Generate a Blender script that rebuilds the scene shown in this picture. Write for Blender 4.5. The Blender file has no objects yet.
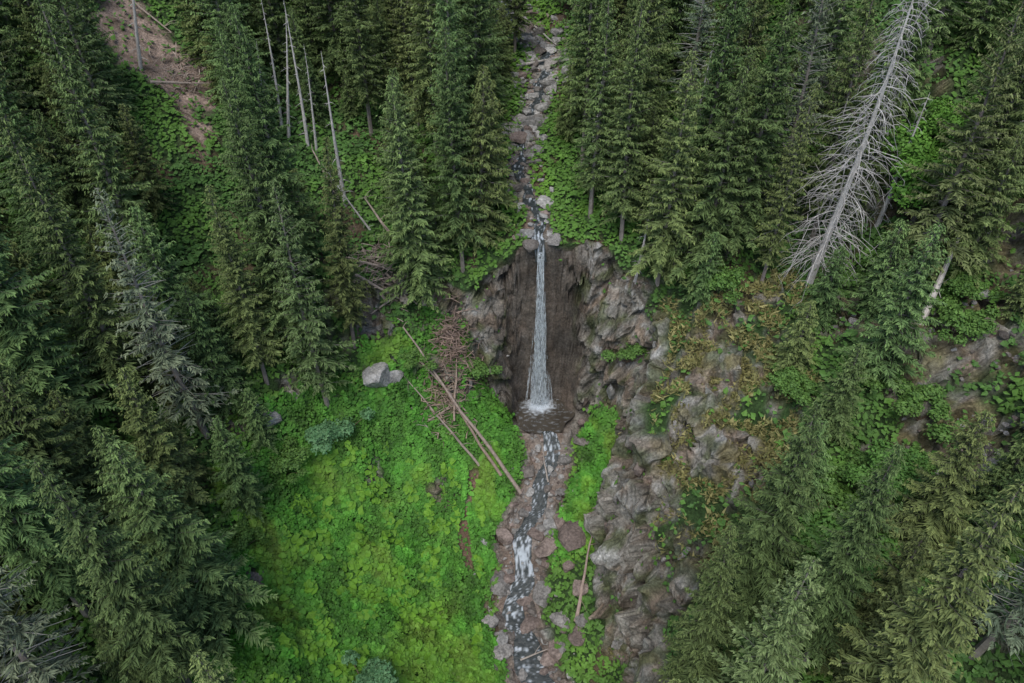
import bpy, bmesh, math, numpy as np
rng=np.random.default_rng(7)
G=rng.normal(size=(32,32,32,3)); G/=np.linalg.norm(G,axis=-1,keepdims=True)
def pn(x,y,z):
    xi=np.floor(x).astype(int);yi=np.floor(y).astype(int);zi=np.floor(z).astype(int)
    xf=x-xi;yf=y-yi;zf_=z-zi
    u=xf**3*(xf*(xf*6-15)+10);v=yf**3*(yf*(yf*6-15)+10);w=zf_**3*(zf_*(zf_*6-15)+10)
    r=0
    for a in(0,1):
        for b in(0,1):
            for c in(0,1):
                g=G[(xi+a)%32,(yi+b)%32,(zi+c)%32]
                r=r+(g[...,0]*(xf-a)+g[...,1]*(yf-b)+g[...,2]*(zf_-c))*(u if a else 1-u)*(v if b else 1-v)*(w if c else 1-w)
    return r*1.5
def fbm(x,y,z,o=4):
    s=0;a=1.0
    for i in range(o):
        s=s+a*pn(x*2**i+i*7.3,y*2**i+i*3.1,z*2**i+i*5.7);a*=.5
    return s
def ridge(x,y,z,o=4):
    s=0;a=1.0
    for i in range(o):
        s=s+a*(0.5-2*np.abs(pn(x*2**i+i*7.3,y*2**i+i*3.1,z*2**i+i*5.7)));a*=.5
    return s
H3=rng.random((32,32,32,7))
def facets(x,y,z):
    # fractured-rock blocks: every cell is a tilted plane; returns offset, edge distance, cell random
    p=np.stack([x,y,z],-1);ip=np.floor(p).astype(int);best=np.full(x.shape,9.);sec=np.full(x.shape,9.);val=np.zeros(x.shape);rnd=np.zeros(x.shape)
    for a in(-1,0,1):
        for b in(-1,0,1):
            for c in(-1,0,1):
                q=ip+np.array([a,b,c]);h=H3[q[...,0]%32,q[...,1]%32,q[...,2]%32]
                dv=p-(q+.15+.7*h[...,:3]);dd=(dv**2).sum(-1);nw=dd<best
                vv=(h[...,3]-.5)+((h[...,4:7]-.5)*dv).sum(-1)*1.3
                sec=np.where(nw,best,np.minimum(sec,dd));val=np.where(nw,vv,val);rnd=np.where(nw,h[...,4],rnd);best=np.where(nw,dd,best)
    return val,np.sqrt(sec)-np.sqrt(best),rnd
SY=[0,31.8,37.3,42.9,46,51.2,55.9,59.4,60.8,66,71,77,86.5,97,108,125,150,240]
SX=[4,2.66,.3,1.15,1.9,4.2,3.8,3.3,2.8,2.6,1.0,.9,3.0,5.0,-1,-4,-2,0]
def xc(y): return np.interp(y,SY,SX)
D=[-95,-65,-45,-32,-22,-14,-8,-4,-2,2,4,7,8.6,10.5,14,20,30,48,80,115]
T=[(0,[45,30,18,9,2,-3,-9,-13,-15,-15,-13,-10,-8,-5,0,6,14,26,45,60]),
(31.8,[46,31,19,9,1,-4,-8,-9.5,-10.4,-10.4,-9.5,-7.7,-4.5,1,4.5,8.5,14,26,45,60]),
(38,[46,31,19,10,2,-3,-6,-8,-9,-9,-7.5,-6,-.3,6.2,9.5,11.5,15,27,45,60]),
(41.8,[46.5,31.5,19.5,10.5,3,-1.5,-4.5,-6,-7.6,-7.6,-5.5,-4.5,2.5,9.3,12.5,14,17.5,28.5,46.5,61.5]),
(43.3,[46.5,31.5,19.5,10.5,3.3,-1,-3.8,-4.6,-5.1,-5.1,-4.2,-3.4,4,10.8,13.5,15,18.5,29,47,62]),
(46,[47,32,20,11,4,0,-2.5,-3.4,-4,-4,-3,-2.2,5.2,12.3,15,16.5,19.5,30,48,63]),
(51.8,[48,33,21,13,7,5,1.8,0,-1.0,-1.0,.1,1.2,7.5,14,17,18.5,21.5,32,50,65]),
(53.9,[48,33.5,22,15,9.5,7.5,4,1.4,.98,.98,1.5,4.2,9,14.5,17.3,19.5,22.5,33,51,65.5]),
(54.6,[48,33.5,22,15,9.5,7.7,4.3,.9,.35,.35,1.0,4.7,9.6,14.8,17.5,19.6,22.7,33,51,65.5]),
(57,[48,34,23,17,12,10.5,7.5,.9,.1,.1,1.1,9.0,13,16,18.3,20.5,24,34,52,66]),
(59.3,[49,35,24,19,15,13.5,12,9.5,.2,.2,10.5,17,18,18.8,20,22,26,35,53,66]),
(60.5,[50,36,25.5,20,17.5,16.5,15.5,18.5,20.4,20.4,20.5,20.5,20.3,20.3,21.3,23.5,27.5,36.5,54,67]),
(66,[51,38,28,24,22,21.5,21.5,22,21.8,21.8,22.8,23.2,23.6,24,25.5,28.5,33,41,57,70]),
(72,[53,41,33,28,26,25,24.5,24,23.2,23.2,24,25,25.8,26.7,29,33,38,47,62,75]),
(86,[60,48,40,35,31.5,29.5,28,27,26.2,26.2,27,28.5,29.5,30.9,34,39,45,54,68,80]),
(108,[72,60,50,44,39.5,36.5,34,32.5,31.7,31.7,32.5,34,35.2,36.9,40,46,53,63,78,90]),
(150,[95,82,70,62,56,51,47,44,43,43,44,46,48,50.5,54,60,68,80,95,105]),
(240,[130,115,100,95,88,82,78,75,74,74,75,78,80,82.5,88,95,105,115,130,140])]
TY=np.array([t[0] for t in T],float);TZ=np.array([t[1] for t in T],float);D=np.array(D,float)
def zf(x,y):
    x=np.asarray(x,float);y=np.asarray(y,float)
    d=x-xc(y)
    k=np.clip((np.abs(d)-3)/10,0,1)
    w1=fbm(x/9,y/9,x*0+.5,3);w2=fbm(x/9+40,y/9,x*0+3.5,3)
    dd=d+w1*2.2*k;yy=y+w2*2.5*k
    j=np.clip(np.searchsorted(TY,yy)-1,0,len(TY)-2);fy=np.clip((yy-TY[j])/(TY[j+1]-TY[j]),0,1)
    i=np.clip(np.searchsorted(D,dd)-1,0,len(D)-2);fx=np.clip((dd-D[i])/(D[i+1]-D[i]),0,1)
    z=(TZ[j,i]*(1-fx)+TZ[j,i+1]*fx)*(1-fy)+(TZ[j+1,i]*(1-fx)+TZ[j+1,i+1]*fx)*fy
    return z+fbm(x/6,y/6,x*0+9.5,4)*(0.15+k*1.0)
def z1(x,y): return float(zf(np.array([x]),np.array([y]))[0])
def grad(x,y,e=.5):
    return (zf(x+e,y)-zf(x-e,y))/(2*e),(zf(x,y+e)-zf(x,y-e))/(2*e)
def sm(a,b,v):
    t=np.clip((v-a)/(b-a),0,1);return t*t*(3-2*t)
def zones(x,y):
    d=x-xc(y);n=fbm(x/5+9,y/5,x*0+2.2,4);n2=fbm(x/12+3,y/12+8,x*0+6.2,3)
    gxx,gyy=grad(x,y);sl=np.hypot(gxx,gyy)
    bound=np.minimum(60,51+(d+27)*.6)
    meadow=sm(0,2.5,bound-y+n*3)*sm(-28,-25,d+n*3)*sm(-2.0,-3.0,d+n*1.2)
    strip=sm(2.8,3.8,d+n*1.0)*sm(8.3,7.0,d+n*1.0)*sm(41,44,y)*sm(56,54,y)
    meadow=np.clip(meadow+strip,0,1)
    outc=sm(6.8,7.8,d+n*.6)*sm(25,21,d+n*3)*sm(32,36,y+n*2)*sm(58,54,y+n*2)
    rock=sm(1.7,2.5,sl+n*1.0)
    rock=np.maximum(rock,outc*sm(-.35,.1,n+.25*(sl-1)))
    wch=np.where(y>60.5,1.35+sm(80,100,y)*1.1,2.5+1.5*sm(53,55,y))
    rock=np.maximum(rock,sm(wch+.7,wch-.3,np.abs(d)+n*1.4))
    rock=np.maximum(rock,sm(.42,.6,n2+n*.4)*sm(14,20,d)*.9)
    for (a,b,r_) in ((34,37.5,4.2),(36.5,45,4),(29,37,2.5),(30,50,3),(11.5,78,2.2),(42,52,3),(24,30,2)):
        rock=np.maximum(rock,sm(.35,.6,np.exp(-((x-a)**2+(y-b)**2)/r_**2)+n*.45)*.95)
    al=(x+39.5)*-.79+(y-79.6)*.61;ac=(x+39.5)*.61+(y-79.6)*.79
    scar=np.exp(-(al/9.5)**2-(ac/3.7)**2)
    scar=sm(.3,.5,scar+n*.45)
    return d,n,n2,sl,meadow,outc,rock,scar
C=bpy.context.collection
def mk(name,co,faces,col=None,mat=None,smooth=False,link=True):
    co=np.asarray(co,np.float32).reshape(-1,3);faces=np.asarray(faces,np.int32)
    me=bpy.data.meshes.new(name);me.vertices.add(len(co));me.vertices.foreach_set("co",co.ravel())
    k=faces.shape[1];me.loops.add(faces.size);me.loops.foreach_set("vertex_index",faces.ravel())
    me.polygons.add(len(faces));me.polygons.foreach_set("loop_start",np.arange(0,faces.size,k,dtype=np.int32));me.polygons.foreach_set("loop_total",np.full(len(faces),k,np.int32))
    me.polygons.foreach_set("use_smooth",np.full(len(faces),smooth))
    me.update(calc_edges=True)
    if col is not None:
        a=me.color_attributes.new("Col",'FLOAT_COLOR','POINT');c=np.ones((len(co),4),np.float32);c[:,:3]=col;a.data.foreach_set("color",c.ravel())
    if mat: me.materials.append(mat)
    if not link: return me
    ob=bpy.data.objects.new(name,me);C.objects.link(ob);return ob
def mat(name,rough=.8,ns=4,lo=.6,hi=1.35,bump=0,bs=6,objvar=0,spec=.3,stretch=(1,1,1),fine=0,alpha=None):
    m=bpy.data.materials.new(name);m.use_nodes=True;N=m.node_tree.nodes;L=m.node_tree.links;b=N["Principled BSDF"]
    b.inputs["Roughness"].default_value=rough;b.inputs["Specular IOR Level"].default_value=spec
    at=N.new("ShaderNodeAttribute");at.attribute_name="Col"
    tc=N.new("ShaderNodeTexCoord");mp=N.new("ShaderNodeMapping");mp.inputs["Scale"].default_value=stretch;L.new(tc.outputs["Object"],mp.inputs[0])
    def noise(sc,a,b_,d0=.32,d1=.68):
        no=N.new("ShaderNodeTexNoise");no.inputs["Scale"].default_value=sc;no.inputs["Detail"].default_value=5;no.inputs["Roughness"].default_value=.65;L.new(mp.outputs[0],no.inputs["Vector"])
        mr=N.new("ShaderNodeMapRange");mr.inputs[1].default_value=d0;mr.inputs[2].default_value=d1;mr.inputs[3].default_value=a;mr.inputs[4].default_value=b_;L.new(no.outputs[0],mr.inputs[0]);return mr.outputs[0]
    def scale(c,f):
        v=N.new("ShaderNodeVectorMath");v.operation='SCALE';L.new(c,v.inputs[0]);L.new(f,v.inputs["Scale"]);return v.outputs[0]
    out=scale(at.outputs["Color"],noise(ns,lo,hi))
    if fine: out=scale(out,noise(fine,.55,1.4))
    if alpha: L.new(noise(*alpha),b.inputs["Alpha"])
    if objvar:
        oi=N.new("ShaderNodeObjectInfo");hs=N.new("ShaderNodeHueSaturation")
        m1=N.new("ShaderNodeMapRange");m1.inputs[3].default_value=.465;m1.inputs[4].default_value=.52;L.new(oi.outputs["Random"],m1.inputs[0])
        mu=N.new("ShaderNodeMath");mu.operation='MULTIPLY';mu.inputs[1].default_value=17.3;L.new(oi.outputs["Random"],mu.inputs[0])
        fr=N.new("ShaderNodeMath");fr.operation='FRACT';L.new(mu.outputs[0],fr.inputs[0])
        m2=N.new("ShaderNodeMapRange");m2.inputs[3].default_value=1-objvar;m2.inputs[4].default_value=1+objvar;L.new(fr.outputs[0],m2.inputs[0])
        L.new(m1.outputs[0],hs.inputs["Hue"]);L.new(m2.outputs[0],hs.inputs["Value"]);L.new(out,hs.inputs["Color"]);out=hs.outputs[0]
    L.new(out,b.inputs["Base Color"])
    if bump:
        n2=N.new("ShaderNodeTexNoise");n2.inputs["Scale"].default_value=bs;n2.inputs["Detail"].default_value=8;n2.inputs["Roughness"].default_value=.75;L.new(mp.outputs[0],n2.inputs["Vector"])
        bu=N.new("ShaderNodeBump");bu.inputs["Strength"].default_value=1;bu.inputs["Distance"].default_value=bump;L.new(n2.outputs[0],bu.inputs["Height"]);L.new(bu.outputs[0],b.inputs["Normal"])
    return m
M_ter=mat("terrain_soil_rock",.95,.9,.65,1.35,.35,2.6,fine=4.5)
M_rock=mat("weathered_rock",.9,.8,.7,1.35,.3,3.0,fine=4)
M_nee=mat("spruce_needles",.7,1.0,.7,1.35,0,objvar=.28,spec=.2)
M_leaf=mat("leaves",.6,.5,.75,1.3,0,spec=.25)
M_wood=mat("weathered_wood",.9,3,.7,1.25,.03,10)
M_water=mat("stream_water",.15,.9,.8,1.2,.12,3.5,spec=.5)
M_pool=mat("pool_water",.1,.8,.8,1.2,.05,2.5,spec=.5)
M_foam=mat("white_water",.6,1.2,.7,1.15,0,stretch=(5,5,.6),spec=.3,alpha=(2.2,.0,.95,.42,.62))
# ---------- terrain ----------
def axis(a,b,c,d,fine,ins=None):
    m=list(np.arange(b,c,fine))
    if ins: m=[v for v in m if not ins[0]<=v<=ins[1]]+list(np.arange(ins[0],ins[1],ins[2]))
    m.sort();s=fine;v=b;lo=[]
    while v>a: s=min(s*1.05,1.3);v-=s;lo.append(v)
    s=fine;v=c;hi=[]
    while v<d: hi.append(v);s=min(s*1.05,1.3);v+=s
    return np.array(lo[::-1]+m+hi)
X=axis(-110,-20,27,125,.2,(-1,16,.11));Y=axis(-5,32,68,235,.18,(56,62.5,.07))
gx,gy=np.meshgrid(X,Y);gz=zf(gx,gy)
d,n,n2,sl,meadow,outc,rock,scar=zones(gx,gy)
gX,gY=grad(gx,gy,.3);nn=np.stack([-gX,-gY,gX*0+1],-1);nn/=np.linalg.norm(nn,axis=-1,keepdims=True)
wall=sm(58.3,59.3,gy)*sm(61.5,60.8,gy)
near=np.maximum(sm(1.5,3.5,np.abs(d)),wall*sm(.5,1.6,np.abs(d)))
notch=sm(4.5,3,np.abs(d))*sm(53,55,gy)*sm(62,60.8,gy)
poolf=sm(4.2,3.6,np.hypot(gx-3.5,gy-56.9))
rd=ridge(gx/3.4,gy/3.4,gz/6,5);rd2=ridge(gx/.9,gy/.9,gz/1.5,3)
big=fbm(gx/5,gy/5,gz/6+20,2)
F1=np.zeros(gx.shape);E1=np.ones(gx.shape);R1=np.full(gx.shape,.5);F2=F1.copy();E2=E1.copy();R2=R1.copy()
mk_=(rock>.02)&(gx>-25)&(gx<45)&(gy>26)&(gy<80)
wx=gx[mk_]+.5*fbm(gx[mk_]/2,gy[mk_]/2,gz[mk_]/2,3);wy=gy[mk_]+.5*fbm(gx[mk_]/2+9,gy[mk_]/2,gz[mk_]/2,3);wz=gz[mk_]+.35*gx[mk_]
a,b,c_=facets(wx/2.3,wy/2.3,wz/4.2);F1[mk_]=a;E1[mk_]=b;R1[mk_]=c_
a,b,c_=facets(wx/.8+5,wy/.8,wz/1.5);F2[mk_]=a;E2[mk_]=b;R2[mk_]=c_
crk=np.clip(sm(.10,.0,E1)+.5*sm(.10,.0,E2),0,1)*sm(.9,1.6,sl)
disp=(F1*1.9+F2*.6+rd*.35+rd2*.15+big*1.3-.15*crk)*rock*(.08+.92*near)*(1-.35*notch)*(1-.85*poolf)+fbm(gx/.8,gy/.8,gz*0+1,3)*.12*(1-.6*poolf)
disp=disp-(.45*wall*sm(3,1.5,np.abs(d))+.45*notch*sm(1.3,2.2,np.abs(d))*sm(55.5,57,gy))*rock
co=np.stack([gx,gy,gz],-1)+nn*disp[...,None]
def mixc(a,b,t): return a*(1-t[...,None])+np.array(b)*t[...,None]
Z3=np.zeros(gx.shape+(3,))
base=mixc(Z3+np.array([.05,.095,.03]),[.15,.11,.07],sm(.1,.5,n))
base=mixc(base,[.06,.15,.025],meadow)
pth=sm(.75,.4,np.abs(gx-(-4.6+.5*np.sin(gy/1.5)))+.5*n)*sm(40.5,42,gy)*sm(51,49,gy);base=mixc(base,[.24,.16,.11],pth)
rn=fbm(gx/2.5,gy/2.5,gz/2.5,4)
rc=mixc(Z3+np.array([.36,.34,.30]),[.31,.245,.19],sm(-.1,.4,rn))
rc=mixc(rc,[.47,.46,.43],sm(.25,.55,fbm(gx/1.5+30,gy/1.5,gz/1.5,3)))*(.78+.3*R1+.2*R2)[...,None]
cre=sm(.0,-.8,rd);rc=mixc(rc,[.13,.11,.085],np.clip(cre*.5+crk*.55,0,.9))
wet=sm(6.8,3.2,np.hypot(gx-3,(gy-59)))*sm(27,18,gz)
wc=(np.array([.085,.068,.054])[None,None]*(.6+.9*R1+.5*R2)[...,None]);rc=rc*(1-.82*wet[...,None])+wc*.82*wet[...,None]
moss=sm(.0,.4,fbm(gx/1.6+90,gy/1.6,gz/2.5,4))*sm(3,4,np.abs(d));rc=mixc(rc,[.11,.145,.045],moss*.65)
gr=sm(-.15,.2,fbm(gx/2+70,gy/2,gz*0,4))*sm(1.9,.9,sl)*sm(3,5,np.abs(d))
rc=mixc(rc,[.25,.22,.11],gr*.85)
bed=sm(3.4,2.4,np.abs(d))*sm(60,50,gy);rc=mixc(rc,[.26,.19,.155],bed*.6)
col=base*(1-rock[...,None])+rc*rock[...,None]
sc_n=fbm(gx/1.2,gy/1.2,gz/1.2,4)
col=mixc(col,[.46,.35,.29],scar);col=mixc(col,[.2,.15,.11],scar*sm(.0,.5,sc_n))
nx,ny=len(X),len(Y)
idx=np.arange(nx*ny).reshape(ny,nx)
q=np.stack([idx[:-1,:-1],idx[:-1,1:],idx[1:,1:],idx[1:,:-1]],-1).reshape(-1,4)
mk("terrain",co.reshape(-1,3),q,col.reshape(-1,3),M_ter,False)
# ---------- rocks ----------
def rockshape(seed,sub=3):
    r=np.random.default_rng(seed);bm=bmesh.new();bmesh.ops.create_icosphere(bm,subdivisions=sub,radius=1)
    v=np.array([p.co[:] for p in bm.verts]);f=np.array([[a.index for a in p.verts] for p in bm.faces]);bm.free()
    for _ in range(13):
        nrm=r.normal(size=3);nrm/=np.linalg.norm(nrm);h=r.uniform(.45,.8)
        dd=v@nrm-h;v=v-np.where(dd>0,dd,0)[:,None]*nrm
    v*=1+.07*fbm(v[:,0]*2+seed,v[:,1]*2,v[:,2]*2,3)[:,None]
    return v,f
RS=[rockshape(i) for i in range(10)];RSs=[rockshape(i,2) for i in range(10)]
def rocks(name,items,m=M_rock,shapes=RS):
    vs=[];fs=[];cs=[];n0=0
    for it in items:
        v,f=shapes[rng.integers(10)];a=rng.uniform(0,6.28);b=rng.normal()*.25
        R=np.array([[math.cos(a),-math.sin(a),0],[math.sin(a),math.cos(a),0],[0,0,1]])@np.array([[1,0,0],[0,math.cos(b),-math.sin(b)],[0,math.sin(b),math.cos(b)]])
        w=(v*np.array(it[3:6]))@R.T+np.array(it[:3]);vs.append(w);fs.append(f+n0);n0+=len(v);cs.append(np.broadcast_to(np.array(it[6])*rng.uniform(.7,1.25),(len(v),3)))
    return mk(name,np.concatenate(vs),np.concatenate(fs),np.concatenate(cs),m,False)
pal=[(.35,.33,.31),(.31,.245,.215),(.46,.45,.43),(.22,.195,.175)]
def smid(y): return xc(y)+.35*np.sin(y*1.1)*(1-np.exp(-np.abs(y-60)/3))
it=[]
NR=2800
y=np.concatenate([rng.uniform(26,59,NR//2),rng.uniform(61,118,NR//2)]);dx=rng.normal(size=NR)*np.where(y<60,1.6,1.1+1.2*sm(76,98,y))
x=xc(y)+dx;z=zf(x,y);sz=np.clip(np.exp(rng.normal(size=NR)*.7-1.55),.08,1.1)*np.where(y>75,1.35,1);ms=np.abs(x-smid(y))
for i in range(NR):
    if ms[i]<.75+.4*(y[i]<44) and rng.random()<(.82 if y[i]<60 else .55): continue
    if 53.9<y[i]<59.9 and abs(dx[i])<3.6: continue
    s=sz[i];it.append((x[i],y[i],z[i]+s*.15,s*rng.uniform(.8,1.4),s,s*.7,pal[2 if (y[i]>75 and rng.random()<.5) else rng.integers(4)]))
rocks("stream_cobbles",it,shapes=RSs)
for (bx,by,s,pc) in [(6.4,43.3,1.9,1),(3.8,43.2,1.5,1),(6.1,35.2,1.2,1),(8.0,44.8,1.2,1),(-1.2,40.6,1.5,0),(3.2,39.6,1.4,0),(-.9,44.5,1.3,1),(4.1,46.6,1.0,0),(4.2,34.5,1.2,1),(-2.1,37.5,1.3,0),(1.4,62.5,.9,2),(4.4,61.4,1.0,0),(3.0,76,.9,2),(-.9,80,1.0,2),(4.4,90,1.2,2),(6.8,95,1.3,2),(2.2,100,1.5,2),(-.4,104,1.5,2),(-3,109,1.5,2),(-13.8,54.0,2.1,2),(-12.6,54.6,1.3,2),(-23.8,48,1.4,2),(-25,48.4,.8,2),(5.1,45.4,1.1,1),(4.8,36.9,1.1,0),(6.8,39.5,1.1,1),(7.0,36.7,.9,0),(0.0,47.3,.9,1),(5.6,41.2,.9,1),(-1.4,34.2,1.0,0)]:
    rocks("boulder",[(bx,by,z1(bx,by)+s*.2,s*1.1,s*.9,s*.8,pal[pc])])
it=[]
x=rng.uniform(-9,26,16000);y=rng.uniform(33,62,16000);d_,n_,n2_,sl_,me_,ou_,ro_,sc_=zones(x,y);z=zf(x,y)
k=np.nonzero((ro_>.6)&(sl_>1.3)&(np.abs(d_)>4.2))[0][:45]
for i in k:
    s=np.clip(np.exp(rng.normal()*.5-.9),.2,1.0);w_=np.hypot(x[i]-3,y[i]-59)<6.5 and z[i]<18
    it.append((x[i],y[i],z[i]-s*.2,s*.8,s*.8,s*rng.uniform(1.2,2.2),(.13,.105,.085) if w_ else pal[rng.choice(4,p=[.5,.12,.3,.08])]))
x=rng.uniform(26,42,900);y=rng.uniform(33,54,900);d_,n_,n2_,sl_,me_,ou_,ro_,sc_=zones(x,y);z=zf(x,y)
for i in np.nonzero(ro_>.6)[0][:260]:
    s=np.clip(np.exp(rng.normal()*.5-1.4),.1,.8);it.append((x[i],y[i],z[i],s,s,s*.8,pal[rng.integers(4)]))
rocks("rock_outcrop",it)
# ---------- water ----------
def strip(name,ys,wid,lift,foamf,K=14,m=None):
    c=smid(ys);zz=zf(c,ys)+lift
    kk=np.ones(5)/5;zp=np.convolve(np.pad(zz,2,mode='edge'),kk,'valid')
    u=np.linspace(-1,1,K);w=wid(ys)
    XX=c[:,None]+u*w[:,None];YY=np.repeat(ys[:,None],K,1);ZZ=zp[:,None]+fbm(XX/.4,YY/.4,XX*0,3)*.09-.12*np.abs(u)**3
    n0=len(ys);ix=np.arange(n0*K).reshape(n0,K);F=np.stack([ix[:-1,:-1],ix[:-1,1:],ix[1:,1:],ix[1:,:-1]],-1).reshape(-1,4)
    f=foamf(XX,YY);colr=np.array([.05,.06,.06])*(1-f[...,None])+np.array([.62,.68,.74])*f[...,None]
    return mk(name,np.stack([XX,YY,ZZ],-1).reshape(-1,3),F,colr.reshape(-1,3),M_water,True)
def ff(XX,YY):
    st=fbm(XX/.2,YY/.8,XX*0+2,4)
    b=.7*sm(41.2,41.8,YY)*sm(44.9,43.6,YY)+.5*sm(37.8,38.6,YY)*sm(40,39.4,YY)+.6*sm(60,61,YY)*sm(64,62,YY)+.4*sm(51.9,52.4,YY)*sm(54.4,53.6,YY)+.2*sm(-.1,.3,fbm(XX*0+3,YY/2.0,XX*0,2))
    return sm(.18,.75,st*1.05+b*.7-.07)
strip("stream",np.arange(22,54.3,.1),lambda y:.85+.3*fbm(y/2.2,y*0,y*0+5,2)+.3*sm(47,38,y)+.4*sm(38,32,y),.30,ff)
strip("stream",np.arange(60.35,125,.12),lambda y:.6+.3*fbm(y/2.2,y*0,y*0+5,2)+.3*sm(80,110,y),.28,ff)
rr=np.linspace(0,1,30);aa=np.linspace(0,2*math.pi,97)[:-1]
RR,AA=np.meshgrid(rr,aa,indexing='ij');rad=3.3+.3*np.sin(AA*3)+.2*np.sin(AA*5+1)
PX_=3.5+RR*rad*np.cos(AA)*1.05;PY_=57.0+RR*rad*np.sin(AA)*.93
PZ_=.86+.02*fbm(PX_/.4,PY_/.4,PX_*0,3)
ix=np.arange(RR.size).reshape(RR.shape);F=np.stack([ix[:-1],ix[1:],np.roll(ix,-1,1)[1:],np.roll(ix,-1,1)[:-1]],-1).reshape(-1,4)
fo=sm(2.2,.5,np.hypot(PX_-3.1,(PY_-58.6)*1.2)*(1+.5*fbm(PX_/.4,PY_/.4,PX_*0,3)))+.22*sm(.2,.6,fbm(PX_/.7,PY_/.2,PX_*0+4,3))
fo=np.clip(fo,0,1);pc=np.array([.075,.064,.05])*(1-fo[...,None])+np.array([.66,.72,.78])*fo[...,None]
mk("plunge_pool",np.stack([PX_,PY_,PZ_],-1).reshape(-1,3),F,pc.reshape(-1,3),M_pool,True)
vs=[];fs=[];cs=[];n0=0
for i in range(1700):
    x0=2.85+rng.normal()*.10;sp=rng.normal()
    t0=rng.uniform(0,.95)**.75 if rng.random()<.85 else 0;t1=min(1,t0+rng.uniform(.05,.24))
    t=np.linspace(t0,t1,7);zz=20.6-t*19.7
    xx=x0+sp*(.05+.46*t**1.4)+.08*fbm(t*6+i,t*0,t*0,2)+.25*t
    yy=60.15-.4-np.sqrt(t)*.75-.3*rng.random()*(.3+t)
    w=(.010+.025*rng.random())*(1+1.2*t)*np.sin(np.linspace(.2,math.pi-.1,7))**.7
    a=rng.uniform(-.7,.7);dv=np.array([math.cos(a),math.sin(a),0])
    P0=np.stack([xx,yy,zz],-1);v=np.stack([P0-dv*w[:,None],P0+dv*w[:,None]],1).reshape(-1,3)
    vs.append(v);fs.append(np.array([(2*j,2*j+1,2*j+3,2*j+2) for j in range(6)])+n0);n0+=14
    b=rng.uniform(.6,.95);cs.append(np.broadcast_to([b*.88,b*.96,b*1.0],(14,3)))
for i in range(1500):
    r_=abs(rng.normal())*.65;a=rng.uniform(0,6.28);p=np.array([3.15+r_*math.cos(a)*1.2,58.8+r_*math.sin(a)*.7,.9+rng.random()**2*2.0*math.exp(-r_)])
    e=rng.normal(size=(4,3))*.055;v=p+e;vs.append(v);fs.append(np.array([(0,1,2,3)])+n0);n0+=4;cs.append(np.broadcast_to([.8,.86,.9],(4,3)))
mk("waterfall",np.concatenate(vs),np.concatenate(fs),np.concatenate(cs),M_foam,False)
# ---------- foliage carpet ----------
def leaves(name,x,y,size,colr,lift=.15,m=M_leaf,tilt=.5,K=6,up=0):
    n_=len(x);z=zf(x,y)+up
    gX_,gY_=grad(x,y,.4)
    nr=np.stack([-gX_*.5,-gY_*.5-.15,gX_*0+1],-1)+rng.normal(size=(n_,3))*tilt*.5
    nr/=np.linalg.norm(nr,axis=-1,keepdims=True)
    t=np.cross(nr,rng.normal(size=(n_,3)));t/=np.linalg.norm(t,axis=-1,keepdims=True);b=np.cross(nr,t)
    ctr=np.stack([x,y,z+lift*rng.random(n_)+.05],-1)
    ang=np.arange(K)*2*math.pi/K
    r=np.where(np.arange(K)==0,1.2,.85)[None,:]*(1+.2*rng.normal(size=(n_,K)))
    P_=ctr[:,None]+size[:,None,None]*(t[:,None]*(np.cos(ang)*r)[...,None]+b[:,None]*(np.sin(ang)*r*.9)[...,None])-nr[:,None]*(size[:,None,None]*.25*(np.abs(np.sin(ang))[None,:,None]))
    return P_.reshape(-1,3),np.repeat(colr,K,0),K
def leafobj(name,parts):
    K=parts[0][2];V_=np.concatenate([p[0] for p in parts]);c_=np.concatenate([p[1] for p in parts])
    mk(name,V_,np.arange(len(V_)).reshape(-1,K),c_,M_leaf)
def scatter(N,x0,x1,y0,y1): return rng.uniform(x0,x1,N),rng.uniform(y0,y1,N)
x,y=scatter(160000,-32,14,22,64)
d_,n_,n2_,sl_,me_,ou_,ro_,sc_=zones(x,y)
path=(np.abs(x-(-4.6+.5*np.sin(y/1.5)))<.55-.3*n_)&(y>41)&(y<50)
k=(rng.random(len(x))<me_*(1-ro_))&~(path&(rng.random(len(x))<.93));x=x[k];y=y[k];n_=n_[k];d_=d_[k]
pt=fbm(x/3,y/3,x*0+4,3);br=rng.random(len(x));p2=fbm(x/6+5,y/6,x*0+8,4);md=fbm(x/1.1,y/1.1,x*0+12,3)
yel=.5*sm(3.2,1,np.abs(x+8-.15*(y-34)))*sm(40,34,y+pt*3);yel=np.maximum(yel,.45*sm(.2,.5,p2))
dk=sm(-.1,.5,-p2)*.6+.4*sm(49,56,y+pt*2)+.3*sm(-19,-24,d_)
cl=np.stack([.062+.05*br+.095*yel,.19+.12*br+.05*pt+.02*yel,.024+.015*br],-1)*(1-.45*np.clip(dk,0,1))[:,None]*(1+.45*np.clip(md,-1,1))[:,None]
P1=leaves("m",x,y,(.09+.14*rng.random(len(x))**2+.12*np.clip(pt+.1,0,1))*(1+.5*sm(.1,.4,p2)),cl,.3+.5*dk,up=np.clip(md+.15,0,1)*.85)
x,y=scatter(5600,-22,-3,26,50);k=(fbm(x/2.2,y/2.2,x*0+33,3)>.15)&((x-xc(y))<-4)&((x-xc(y))>-22)&(np.abs(x+4.6)>1);x=x[k];y=y[k];md=fbm(x/1.1,y/1.1,x*0+12,3);br=rng.random(len(x))
P2=leaves("b",x,y,.24+.2*br,np.stack([.11+.05*br,.25+.09*br,.03+0*br],-1),.35,up=np.clip(md+.15,0,1)*.85+.25,tilt=.35)
leafobj("meadow_butterbur_leaves",[P1,P2])
x,y=scatter(370000,-85,90,18,135)
dep=y*.788+20;k=np.abs(x)<.78*dep+6;x=x[k];y=y[k]
d_,n_,n2_,sl_,me_,ou_,ro_,sc_=zones(x,y)
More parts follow.
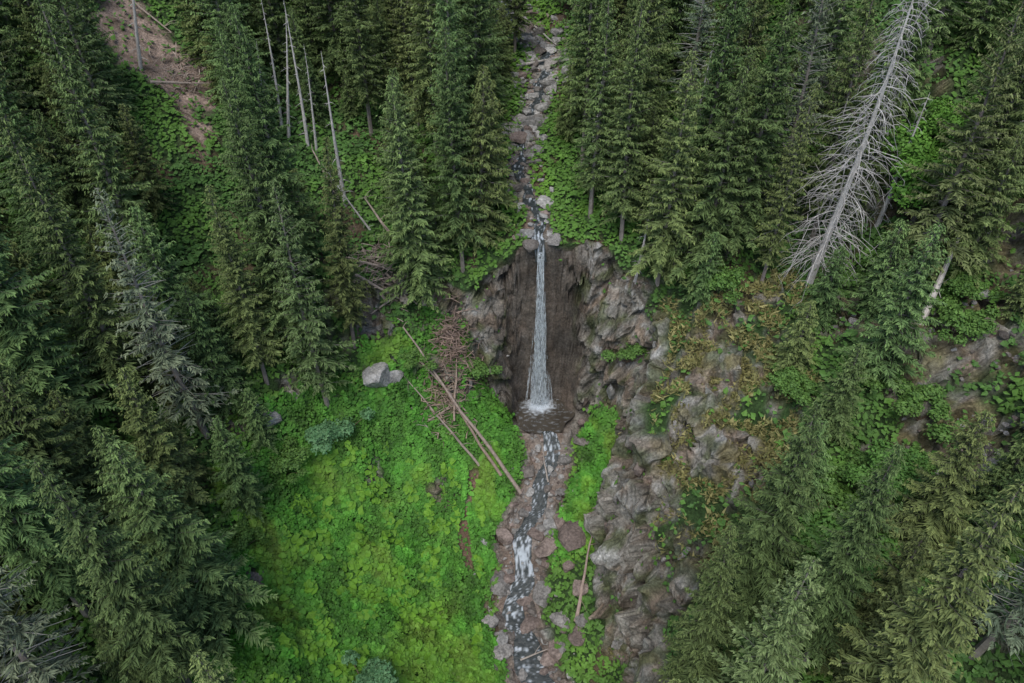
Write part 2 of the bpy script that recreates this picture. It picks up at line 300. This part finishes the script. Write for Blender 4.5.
pr=(1-ro_)*(1-sc_)*(1-me_)*sm(.95,.3,n_)*(1-.75*ou_)+.08*ro_*sm(3.8,5,np.abs(d_))+.4*ro_*sm(60,62,y)*sm(1.0,1.8,np.abs(d_))+.12*sc_
k=rng.random(len(x))<pr;x=x[k];y=y[k];d_=d_[k]
br=rng.random(len(x));bright=sm(-.2,.4,fbm(x/8,y/8,x*0+7,3))*.6+.5*sm(9,4,np.abs(d_));md=fbm(x/1.1,y/1.1,x*0+12,2)
cl=np.stack([.055+.04*br+.05*bright,.13+.07*br+.095*bright,.03+.015*br],-1)*(1+.3*np.clip(md,-1,1))[:,None]
leafobj("undergrowth_foliage",[leaves("u",x,y,.12+.2*rng.random(len(x)),cl,.4,K=4,up=np.clip(md+.1,0,1)*.8)])
x,y=scatter(48000,8,28,32,60);d_,n_,n2_,sl_,me_,ou_,ro_,sc_=zones(x,y)
k=(ou_>.4)&(rng.random(len(x))<sm(2.2,.9,sl_)*sm(-.25,.15,fbm(x/2+70,y/2,x*0,4)));x=x[k];y=y[k];z=zf(x,y);m_=len(x)
P0=np.stack([x,y,z+.5*rng.random(m_)],-1);tp=P0+np.stack([rng.normal(size=m_)*.25,rng.normal(size=m_)*.25-.1,.2+.3*rng.random(m_)],-1);sd=rng.normal(size=(m_,3))*.07
b_=rng.random(m_);cl=np.stack([.22+.16*b_,.23+.11*b_,.09+.05*b_],-1)
mk("dry_grass_tufts",np.stack([P0-sd,P0+sd,tp],1).reshape(-1,3),np.arange(m_*3).reshape(-1,3),np.repeat(cl,3,0),M_leaf)
# ---------- trees ----------
def tube(P,R,K=7):
    P=np.array(P,float);n=len(P);T_=np.gradient(P,axis=0);T_/=np.linalg.norm(T_,axis=1,keepdims=True)+1e-9
    u=np.cross(T_,[.31,.95,.05]);u/=np.linalg.norm(u,axis=1,keepdims=True)+1e-9;v=np.cross(T_,u)
    a=np.arange(K)*2*math.pi/K
    V=P[:,None]+np.array(R)[:,None,None]*(u[:,None]*np.cos(a)[:,None]+v[:,None]*np.sin(a)[:,None])
    i,j=np.meshgrid(np.arange(n-1),np.arange(K),indexing='ij');jn=(j+1)%K
    F=np.stack([i*K+j,i*K+jn,(i+1)*K+jn,(i+1)*K+j],-1).reshape(-1,4)
    return V.reshape(-1,3),F
class Acc:
    def __init__(s): s.v=[];s.f=[];s.c=[];s.n=0
    def add(s,V,F,c):
        s.v.append(V);s.f.append(np.asarray(F)+s.n);s.c.append(np.broadcast_to(c,(len(V),3)));s.n+=len(V)
    def mesh(s,name,m,link=False): return mk(name,np.concatenate(s.v),np.concatenate(s.f),np.concatenate(s.c),m,False,link)
def spruce(seed,h,R,bare=.08,nb=330,dens=1.0,green=(.122,.192,.070),tip=(.24,.33,.105),dead=0):
    r=np.random.default_rng(seed);A=Acc();tk=np.array([.28,.25,.22])
    zs=np.linspace(-1.5,h,12);V,F=tube([(0.15*math.sin(z/5+seed),.15*math.cos(z/6),z) for z in zs],[max(.02,.26*(1-max(z,0)/h)+.02) for z in zs],6);A.add(V,F,tk)
    Q=[];QC=[];S=[]
    az0=r.uniform(0,6.28)
    for i in range(nb):
        t=bare+(1-bare)*((i+r.random())/nb)**.9
        az=i*2.39996+r.normal()*.3
        prof=(1-t)**.8*min(1,(t-bare)*4+.55)*(1+.18*math.sin(t*37+seed*2+math.cos(az)*2)+.12*math.cos(az-az0))
        L=R*prof*r.uniform(.62,1.18)+.15
        if r.random()<.08:L*=.5
        o=np.array([math.cos(az),math.sin(az),0]);sd=np.array([-o[1],o[0],0])
        a=-.10+t*.9+r.normal()*.1;b=.32-.2*t+.1*r.random()
        cen=np.array([0.15*math.sin(t*h/5+seed),.15*math.cos(t*h/6),t*h])
        S.append((cen,cen+o*L*.5+np.array([0,0,(a*.5-b*.25)*L]),cen+o*L*.96+np.array([0,0,(a-b+.1)*L*.96]),.014*L+.012))
        if r.random()<dead: continue
        n_=max(3,int(L/.125*dens))
        s=np.sort(r.uniform(.12,1,n_));s[-1]=1
        pz=(a*s-b*s*s)*L+.14*L*s**4
        B=cen+o*(s*L)[:,None]+np.array([0,0,1])*pz[:,None]
        for side in(-1,1,0):
            tl=np.clip(.5*L*(1.08-s),.18,.85)*r.uniform(.5,1.2,n_)
            if side==0: tl=np.full(n_,.34)*r.uniform(.6,1.3,n_)
            fw=r.uniform(.3,1.0,n_)
            dr=o*fw[:,None]+sd*(side*r.uniform(.6,1,n_))[:,None]+np.stack([r.normal(size=n_)*.22,r.normal(size=n_)*.22,-r.uniform(-.12,.35,n_)-(.4 if side==0 else 0)],-1)
            dr/=np.linalg.norm(dr,axis=1,keepdims=True)
            w=np.cross(dr,[0,0,1]);w/=np.linalg.norm(w,axis=1,keepdims=True)+1e-6
            w=w+np.array([0,0,1])*r.normal(size=n_)[:,None]*.5
            wd=(.036+.034*r.random(n_))*(1.25 if L>1 else 1)
            mid=B+dr*(tl*.4)[:,None]+np.array([0,0,.04])
            tipp=B+dr*tl[:,None]-np.array([0,0,1])*(tl*.1)[:,None]
            Q.append(np.stack([B,mid+w*wd[:,None],tipp,mid-w*wd[:,None]],1))
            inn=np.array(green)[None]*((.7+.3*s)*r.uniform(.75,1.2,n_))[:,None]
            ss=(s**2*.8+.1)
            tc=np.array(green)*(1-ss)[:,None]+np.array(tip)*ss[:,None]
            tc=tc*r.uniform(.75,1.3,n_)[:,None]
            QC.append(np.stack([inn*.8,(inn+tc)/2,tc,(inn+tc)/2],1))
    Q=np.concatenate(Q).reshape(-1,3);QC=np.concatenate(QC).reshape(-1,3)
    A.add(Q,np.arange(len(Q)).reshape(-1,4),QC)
    p0=np.array([s[0] for s in S]);p1=np.array([s[1] for s in S]);p2=np.array([s[2] for s in S]);up=np.array([[0,0,s[3]] for s in S])
    sv=np.stack([p0+up,p0-up,p1+up*.6,p1-up*.6,p2+up*.15,p2-up*.15],1).reshape(-1,3);b0=np.arange(len(S))[:,None]*6
    sf=np.concatenate([b0+np.array([[0,1,3,2]]),b0+np.array([[2,3,5,4]])])
    A.add(sv,sf,np.array([.42,.40,.36]) if dead>.2 else tk*.8)
    return A.mesh("spruce_mesh_%d"%seed,M_nee)
V=[spruce(1,25,4.3),spruce(2,27,4.0,.12),spruce(3,21,4.5,.05,300),spruce(4,26,3.5,.15,300,.9),spruce(5,16,3.6,.03,250),
   spruce(6,24,4.1,.1,230,.8,tip=(.25,.32,.13)),spruce(8,9,2.6,.02,180),spruce(9,24,3.8,.12,260,.7,green=(.14,.19,.12),tip=(.26,.30,.18),dead=.4)]
def place(me,name,x,y,s=1,lean=(0,0),z=None):
    ob=bpy.data.objects.new(name,me);z=z1(x,y) if z is None else z;ob.rotation_mode='ZYX'
    ob.location=(x,y,z-.1);ob.scale=(s*rng.uniform(.93,1.12),s*rng.uniform(.93,1.12),s);ob.rotation_euler=(lean[0],lean[1],rng.uniform(0,6.28))
    C.objects.link(ob);return ob
pts=[]
def hero(x,y,j,s=1,r_=3.8):
    pts.append((x,y,r_));place(V[j],"spruce_tree",x,y,s,(rng.normal()*.02,rng.normal()*.02))
for h in [(-9.5,60.5,0,.98),(-5.3,62.0,1,.9),(-3.2,63.5,4,1.1),(-18.8,51.5,5,1.0),(-21.5,54.5,1,1.0),(-16.2,55.5,3,.85),(8.2,64,3,.85),(10.8,61,1,.85),(14.5,58,0,.9),(18.2,57.5,2,.95),(11.5,66,0,1),(21.5,58.5,0,.95),(7.6,72,3,1),(8.5,80,1,1),
          (17.5,29.0,0,.95),(10.5,22.5,2,.85),(21.5,33.5,4,.8),(26,40,4,.6),(24.5,46,6,.8),(27.5,50,6,.9),(25,59.5,7,1.05),(-5.8,66,3,1),(-24,40.5,4,.7),(31,49,6,1)]: hero(*h)
def allowed(x,y):
    d=x-float(np.interp(y,SY,SX));r=x/y
    if y<62 and -26+(0 if y<50 else (y-50)*1.4)<d<8 and y>18: return False
    if y<62 and -10<d<8: return False
    if y>=62 and -4.2<d<5.0+max(0,(y-85)*.1): return False
    if 29<y<54.5 and 7<d<24: return False
    if y<62 and 7<d<11: return False
    if -.565<r<-.425 and 56<y<88: return False
    if -.32<r<-.18 and 55<y<76: return False
    if -.37<r<-.30 and 64<y<80: return False
    if .47<r<.54 and 45<y<56: return False
    if .60<r<.68 and 47<y<62: return False
    if .70<r<.78 and 34<y<47 : return False
    if (x-34)**2+(y-37.5)**2<16 or (x-36.5)**2+(y-45)**2<14: return False
    return True
cx=rng.uniform(-105,110,14000);cy=rng.uniform(14,190,14000);cz=zf(cx,cy);PA=np.zeros((4000,3));np_=len(pts);PA[:np_]=np.array(pts)
for x,y,z in zip(cx,cy,cz):
    if abs(x)>.76*(y*.788+25)+10: continue
    if y>108 and z>56-.2*y+16: continue
    if not allowed(x,y): continue
    sp=4.6 if y<105 else 5.4
    rt=x>22 and y<60
    if rt: sp=5.8
    q_=PA[:np_]
    if (((q_[:,0]-x)**2+(q_[:,1]-y)**2)<np.minimum(sp,q_[:,2])**2).any(): continue
    PA[np_]=(x,y,sp);np_+=1
    j=rng.choice(8,p=[.12,.08,.17,.09,.22,.09,.19,.04] if rt else [.2,.18,.16,.13,.12,.11,.06,.04])
    place(V[j],"spruce_tree",x,y,rng.uniform(.68,1.08),(rng.normal()*.025,rng.normal()*.025),z)
cnt=0
for x,y,z in zip(cx[::-1],cy[::-1],cz[::-1]):
    if y>95 or abs(x)>.76*(y*.788+25) or not allowed(x,y): continue
    if x>20 and rng.random()<.8: continue
    q_=PA[:np_]
    if (((q_[:,0]-x)**2+(q_[:,1]-y)**2)<2.8**2).any(): continue
    PA[np_]=(x,y,3);np_+=1;cnt+=1
    place(V[6 if rng.random()<.6 else 4],"young_spruce",x,y,rng.uniform(.5,.95),(0,0),z)
    if cnt>150: break
def snag(seed,h,R,r0=.3,nb=130,sub=4,c=(.60,.57,.54),th=1):
    r=np.random.default_rng(seed);A=Acc();zs=np.linspace(-1,h,14)
    cx_=lambda z:np.array([.35*math.sin(z/7+seed),.25*math.cos(z/6),z])
    Vv,F=tube([cx_(z) for z in zs],[r0*(1-.93*max(z,0)/h) for z in zs],7);A.add(Vv,F,np.array(c))
    for i in range(nb):
        t=.1+.88*(i+r.random())/nb;az=i*2.4+r.normal()*.5;L=R*((1-t)**.65*r.uniform(.35,1.15))+.15
        o=np.array([math.cos(az),math.sin(az),0]);s=np.linspace(0,1,5);dz=(r.uniform(-.1,.35)*s-r.uniform(.35,.8)*s*s)*L
        side=np.array([-o[1],o[0],0])*r.normal()*.25
        P_=cx_(t*h)+o*(s*L)[:,None]+side*(s*s*L)[:,None]+np.array([0,0,1])*dz[:,None]
        Vv,F=tube(P_,[.05*th*(1-.8*k_)*(.5+L/R*.5) for k_ in s],3);A.add(Vv,F,np.array(c)*r.uniform(.75,1.15))
        for k_ in range(sub):
            q0=P_[1+k_%4];dr=o*.5+r.normal(size=3)*.6+np.array([0,0,-.5]);q1=q0+dr*L*.28;q2=q1+dr*L*.14+np.array([0,0,-.1*L])
            Vv,F=tube([q0,q1,q2],[.022*th,.016*th,.005],3);A.add(Vv,F,np.array(c)*r.uniform(.7,1.1))
    return A.mesh("snag_mesh_%d"%seed,M_wood)
place(snag(1,28,4.8,.36,200,6,th=1.05,c=(.60,.57,.54)),"dead_spruce_snag",27.8,54.2,1,(0,.04))
S2=snag(2,13,1.6,.24,35,2);S3=snag(3,15,.9,.22,22,1)
place(S2,"dead_spruce_snag",33.7,57.3,1,(0,.06))
for (x,y,me_s,s,l_) in [(-39.3,75.8,S3,.95,(.0,.22)),(-25.5,74.7,S3,.85,(0,.05)),(-24.3,73.7,S3,.9,(0,.13)),(-21.3,72.7,S3,.75,(0,.02)),(-17.3,66.6,S3,1.05,(0,-.03)),(-26.8,74,S2,.7,(0,.1)),(18,66,S2,1.0,(0,0)),(12.2,58.5,S2,.7,(0,.1)),(-22.6,73,S3,1.0,(0,.04)),(-14.5,64.5,S3,.6,(0,-.5)),(40,54,S2,.8,(0,.1)),(8.8,70,S2,.9,(0,0))]:
    place(me_s,"dead_tree_trunk",x,y,s,l_)
def log(name,a,b,r0=.18,br=6,c=(.45,.39,.34),za=.35,zb=.35):
    A=Acc();a=np.array([a[0],a[1],z1(*a[:2])+za]);b=np.array([b[0],b[1],z1(*b[:2])+zb]);t=np.linspace(0,1,9)
    L=np.linalg.norm(b-a);P_=a+(b-a)*t[:,None]+np.stack([fbm(t*3+a[0],t*0,t*0,2),t*0,.3*fbm(t*2+a[0],t*0,t*0+4,2)],-1)*L*.02
    Vv,F=tube(P_,r0*(1-.65*t),7);A.add(Vv,F,np.array(c))
    for i in range(br):
        q0=P_[rng.integers(2,9)];dr=rng.normal(size=3);dr[2]=abs(dr[2])*.7;dr/=np.linalg.norm(dr);l_=rng.uniform(.6,2.2)
        Vv,F=tube([q0,q0+dr*l_*.5,q0+dr*l_+np.array([0,0,-.2*l_])],[.045,.03,.01],3);A.add(Vv,F,np.array(c)*.9)
    return A.mesh(name,M_wood,True)
log("fallen_log",(.9,48.3),(-11.5,58),.22,14,(.40,.32,.27),.5,.9);log("fallen_log",(-1.2,49.4),(-9.5,57),.18,12,(.36,.27,.22),.6,.9);log("fallen_log",(-3.5,50),(-10.8,54.5),.15,8,(.4,.33,.28),.6,.8)
log("fallen_log",(-6.2,52.8),(-5.8,57.5),.13,8,(.4,.31,.25),.6,.9);log("fallen_log",(-8.8,52.2),(-5,54.8),.13,8,(.38,.3,.25),.6,.8);log("fallen_log",(-10.5,52.8),(-7.5,50.8),.1,3);log("fallen_log",(-9.8,56.5),(-3.8,53.2),.14,8,(.42,.34,.28),.9,.6)
for a,b in [((-16.5,60),(-10.5,61.5)),((-15.5,62),(-10,60)),((-13,59),(-17.5,63)),((-16,58.8),(-11,59.6)),((-12,63),(-15.5,66.5)),((-18.2,66.5),(-21.6,71.5)),((-11,60.5),(-14.5,58)),((-38,74),(-33,77)),((-44,84),(-38,82))]: log("fallen_log",a,b,.18,8,(.4,.33,.28),.8,1.0)
log("fallen_log",(6.2,36.4),(8.1,43.2),.2,3,(.42,.32,.27),.5,.9);log("fallen_log",(.8,33.8),(3.6,34.8),.1,2)
log("fallen_log",(-2,113),(6,99),.25,3,(.5,.47,.44));log("fallen_log",(1,93),(6.5,96),.2,3,(.5,.47,.44));log("fallen_log",(3.9,49.5),(3.3,52.6),.09,2)
A=Acc();p0=np.array([33.4,45.5,z1(33.4,45.5)-.3]);Vv,F=tube([p0,p0+np.array([1.6,2.2,4]),p0+np.array([3.2,4.4,8])],[.32,.26,.12],7);A.add(Vv,F,np.array([.6,.55,.5]))
for i in range(8):
    q0=p0+np.array([3.2,4.4,8])*rng.uniform(.3,1);dr=rng.normal(size=3);Vv,F=tube([q0,q0+dr*.5,q0+dr*.8],[.04,.03,.01],3);A.add(Vv,F,np.array([.5,.46,.42]))
A.mesh("leaning_dead_trunk",M_wood,True)
def brush(name,cx_,cy_,r_,n_,c,up=.6):
    A=Acc()
    for i in range(n_):
        q=np.array([cx_+rng.normal()*r_*.4,cy_+rng.normal()*r_*.4,0]);rr_=math.hypot(q[0]-cx_,q[1]-cy_)/r_
        q[2]=z1(q[0],q[1])+.2+rng.random()*(up+1.0*math.exp(-rr_*3))
        dr=rng.normal(size=3)*[1,1,.45];dr/=np.linalg.norm(dr);l_=rng.uniform(.6,2.3)
        Vv,F=tube([q-dr*l_*.5,q+rng.normal(size=3)*.12,q+dr*l_*.5],[.06,.05,.015],3);A.add(Vv,F,np.array(c)*rng.uniform(.6,1.35))
    A.mesh(name,M_wood,True)
brush("brushwood_pile",-6.3,57.6,2.6,400,(.30,.22,.18),1.3);brush("brushwood_pile",-13.8,61,3,170,(.36,.29,.25));brush("brushwood_pile",-7.4,54.3,3.2,190,(.34,.26,.2))
brush("brushwood_pile",-36,77.5,3.5,90,(.4,.33,.28))
def crown(A,lobes,N,sz,c0,c1,r):
    for (lx,ly,lz,lr) in lobes:
        m_=int(N*lr*lr);u=r.normal(size=(m_,3));u/=np.linalg.norm(u,axis=1,keepdims=True);u[:,2]=np.where(u[:,2]<-.3,-u[:,2],u[:,2])
        rad=lr*(.4+.75*r.random(m_)**.7)*(1+.35*fbm(u[:,0]*2+lx,u[:,1]*2+ly,u[:,2]*2+lz,3))
        p=np.array([lx,ly,lz])+u*rad[:,None]*[1,1,.85]
        nr=u+r.normal(size=(m_,3))*.5+[0,0,.5];nr/=np.linalg.norm(nr,axis=1,keepdims=True);t=np.cross(nr,r.normal(size=(m_,3)));t/=np.linalg.norm(t,axis=1,keepdims=True);b=np.cross(nr,t);s=sz*r.uniform(.6,1.3,m_)[:,None]
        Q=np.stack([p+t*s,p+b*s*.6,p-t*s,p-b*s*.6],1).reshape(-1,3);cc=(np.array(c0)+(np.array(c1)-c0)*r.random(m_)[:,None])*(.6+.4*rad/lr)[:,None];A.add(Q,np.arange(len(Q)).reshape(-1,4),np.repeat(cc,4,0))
def shrub(seed,c0,c1,R=2,H=1.6):
    r=np.random.default_rng(seed);A=Acc();lob=[(r.normal()*R*.5,r.normal()*R*.5,H*.4+r.random()*H*.6,R*r.uniform(.2,.42)) for _ in range(16)]
    for l_ in lob:
        Vv,F=tube([(0,0,-.2),(l_[0]*.5,l_[1]*.5,l_[2]*.5),l_[:3]],[.06,.04,.02],4);A.add(Vv,F,np.array([.15,.11,.08]))
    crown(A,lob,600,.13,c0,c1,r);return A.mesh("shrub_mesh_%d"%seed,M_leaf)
B1=shrub(1,(.09,.22,.09),(.16,.31,.14),2.2,2.4);B2=shrub(2,(.08,.17,.04),(.15,.28,.06),2.2,2.2)
place(B1,"willow_shrub",-18.3,48.3,1.1);place(B1,"willow_shrub",-11.6,27.0,1.3)
for (x,y) in [(21,28),(25,31),(23,36),(27,36),(30,33),(24,43.5),(19,55),(12,55.5),(29,43),(33,40),(36,45),(-22,45),(-24,37),(-10,56.5),(-3.5,57.5),(34,52),(-27,50),(26,33),(28,31),(31,36),(38,48),(36,52)]: place(B2,"shrub",x,y,rng.uniform(.6,1.15))
def broad(seed,H,R,c0,c1):
    r=np.random.default_rng(seed);A=Acc();Vv,F=tube([(0,0,-1),(.1,0,H*.4),(.2,.1,H*.8)],[.28,.2,.08],7);A.add(Vv,F,np.array([.2,.17,.14]))
    lob=[(r.normal()*R*.45,r.normal()*R*.45,H*r.uniform(.55,.95),R*r.uniform(.25,.45)) for _ in range(20)]
    for l_ in lob:
        Vv,F=tube([(.1,0,H*.4),(l_[0]*.5,l_[1]*.5,H*.4+(l_[2]-H*.4)*.6),l_[:3]],[.1,.06,.02],4);A.add(Vv,F,np.array([.2,.17,.14]))
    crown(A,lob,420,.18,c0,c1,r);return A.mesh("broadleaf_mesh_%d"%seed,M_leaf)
BT=broad(5,8,4,(.09,.22,.03),(.15,.31,.05));place(BT,"beech_tree",36,55.6,1.0);place(BT,"beech_tree",39.5,59,.8)
BT2=broad(6,7,3.4,(.07,.16,.035),(.12,.25,.05))
for (x,y) in [(23,29.5),(28.5,33.5),(26,27),(38,33)]: place(BT2,"broadleaf_tree",x,y,rng.uniform(.7,1))
# ---------- camera, light ----------
P=math.radians(38)
cam=bpy.data.cameras.new("camera");c=bpy.data.objects.new("camera",cam);C.objects.link(c)
c.location=(0,0,56);c.rotation_euler=(math.pi/2-P,0,0);cam.sensor_width=36;cam.lens=36*692/1024;cam.clip_end=1000
bpy.context.scene.camera=c
w=bpy.data.worlds.new("World");bpy.context.scene.world=w;w.use_nodes=True
bg=w.node_tree.nodes["Background"];sk=w.node_tree.nodes.new("ShaderNodeTexSky");sk.sky_type='NISHITA';sk.sun_disc=False;sk.sun_elevation=math.radians(60);sk.sun_rotation=math.radians(200);w.node_tree.links.new(sk.outputs[0],bg.inputs[0]);bg.inputs[1].default_value=.15
l=bpy.data.lights.new("sun",'SUN');l.energy=2.2;l.angle=math.radians(35);l.color=(1,.96,.88);lo=bpy.data.objects.new("sun",l);lo.rotation_euler=(math.radians(28),math.radians(-10),0);C.objects.link(lo)
bpy.context.scene.view_settings.view_transform='Standard'
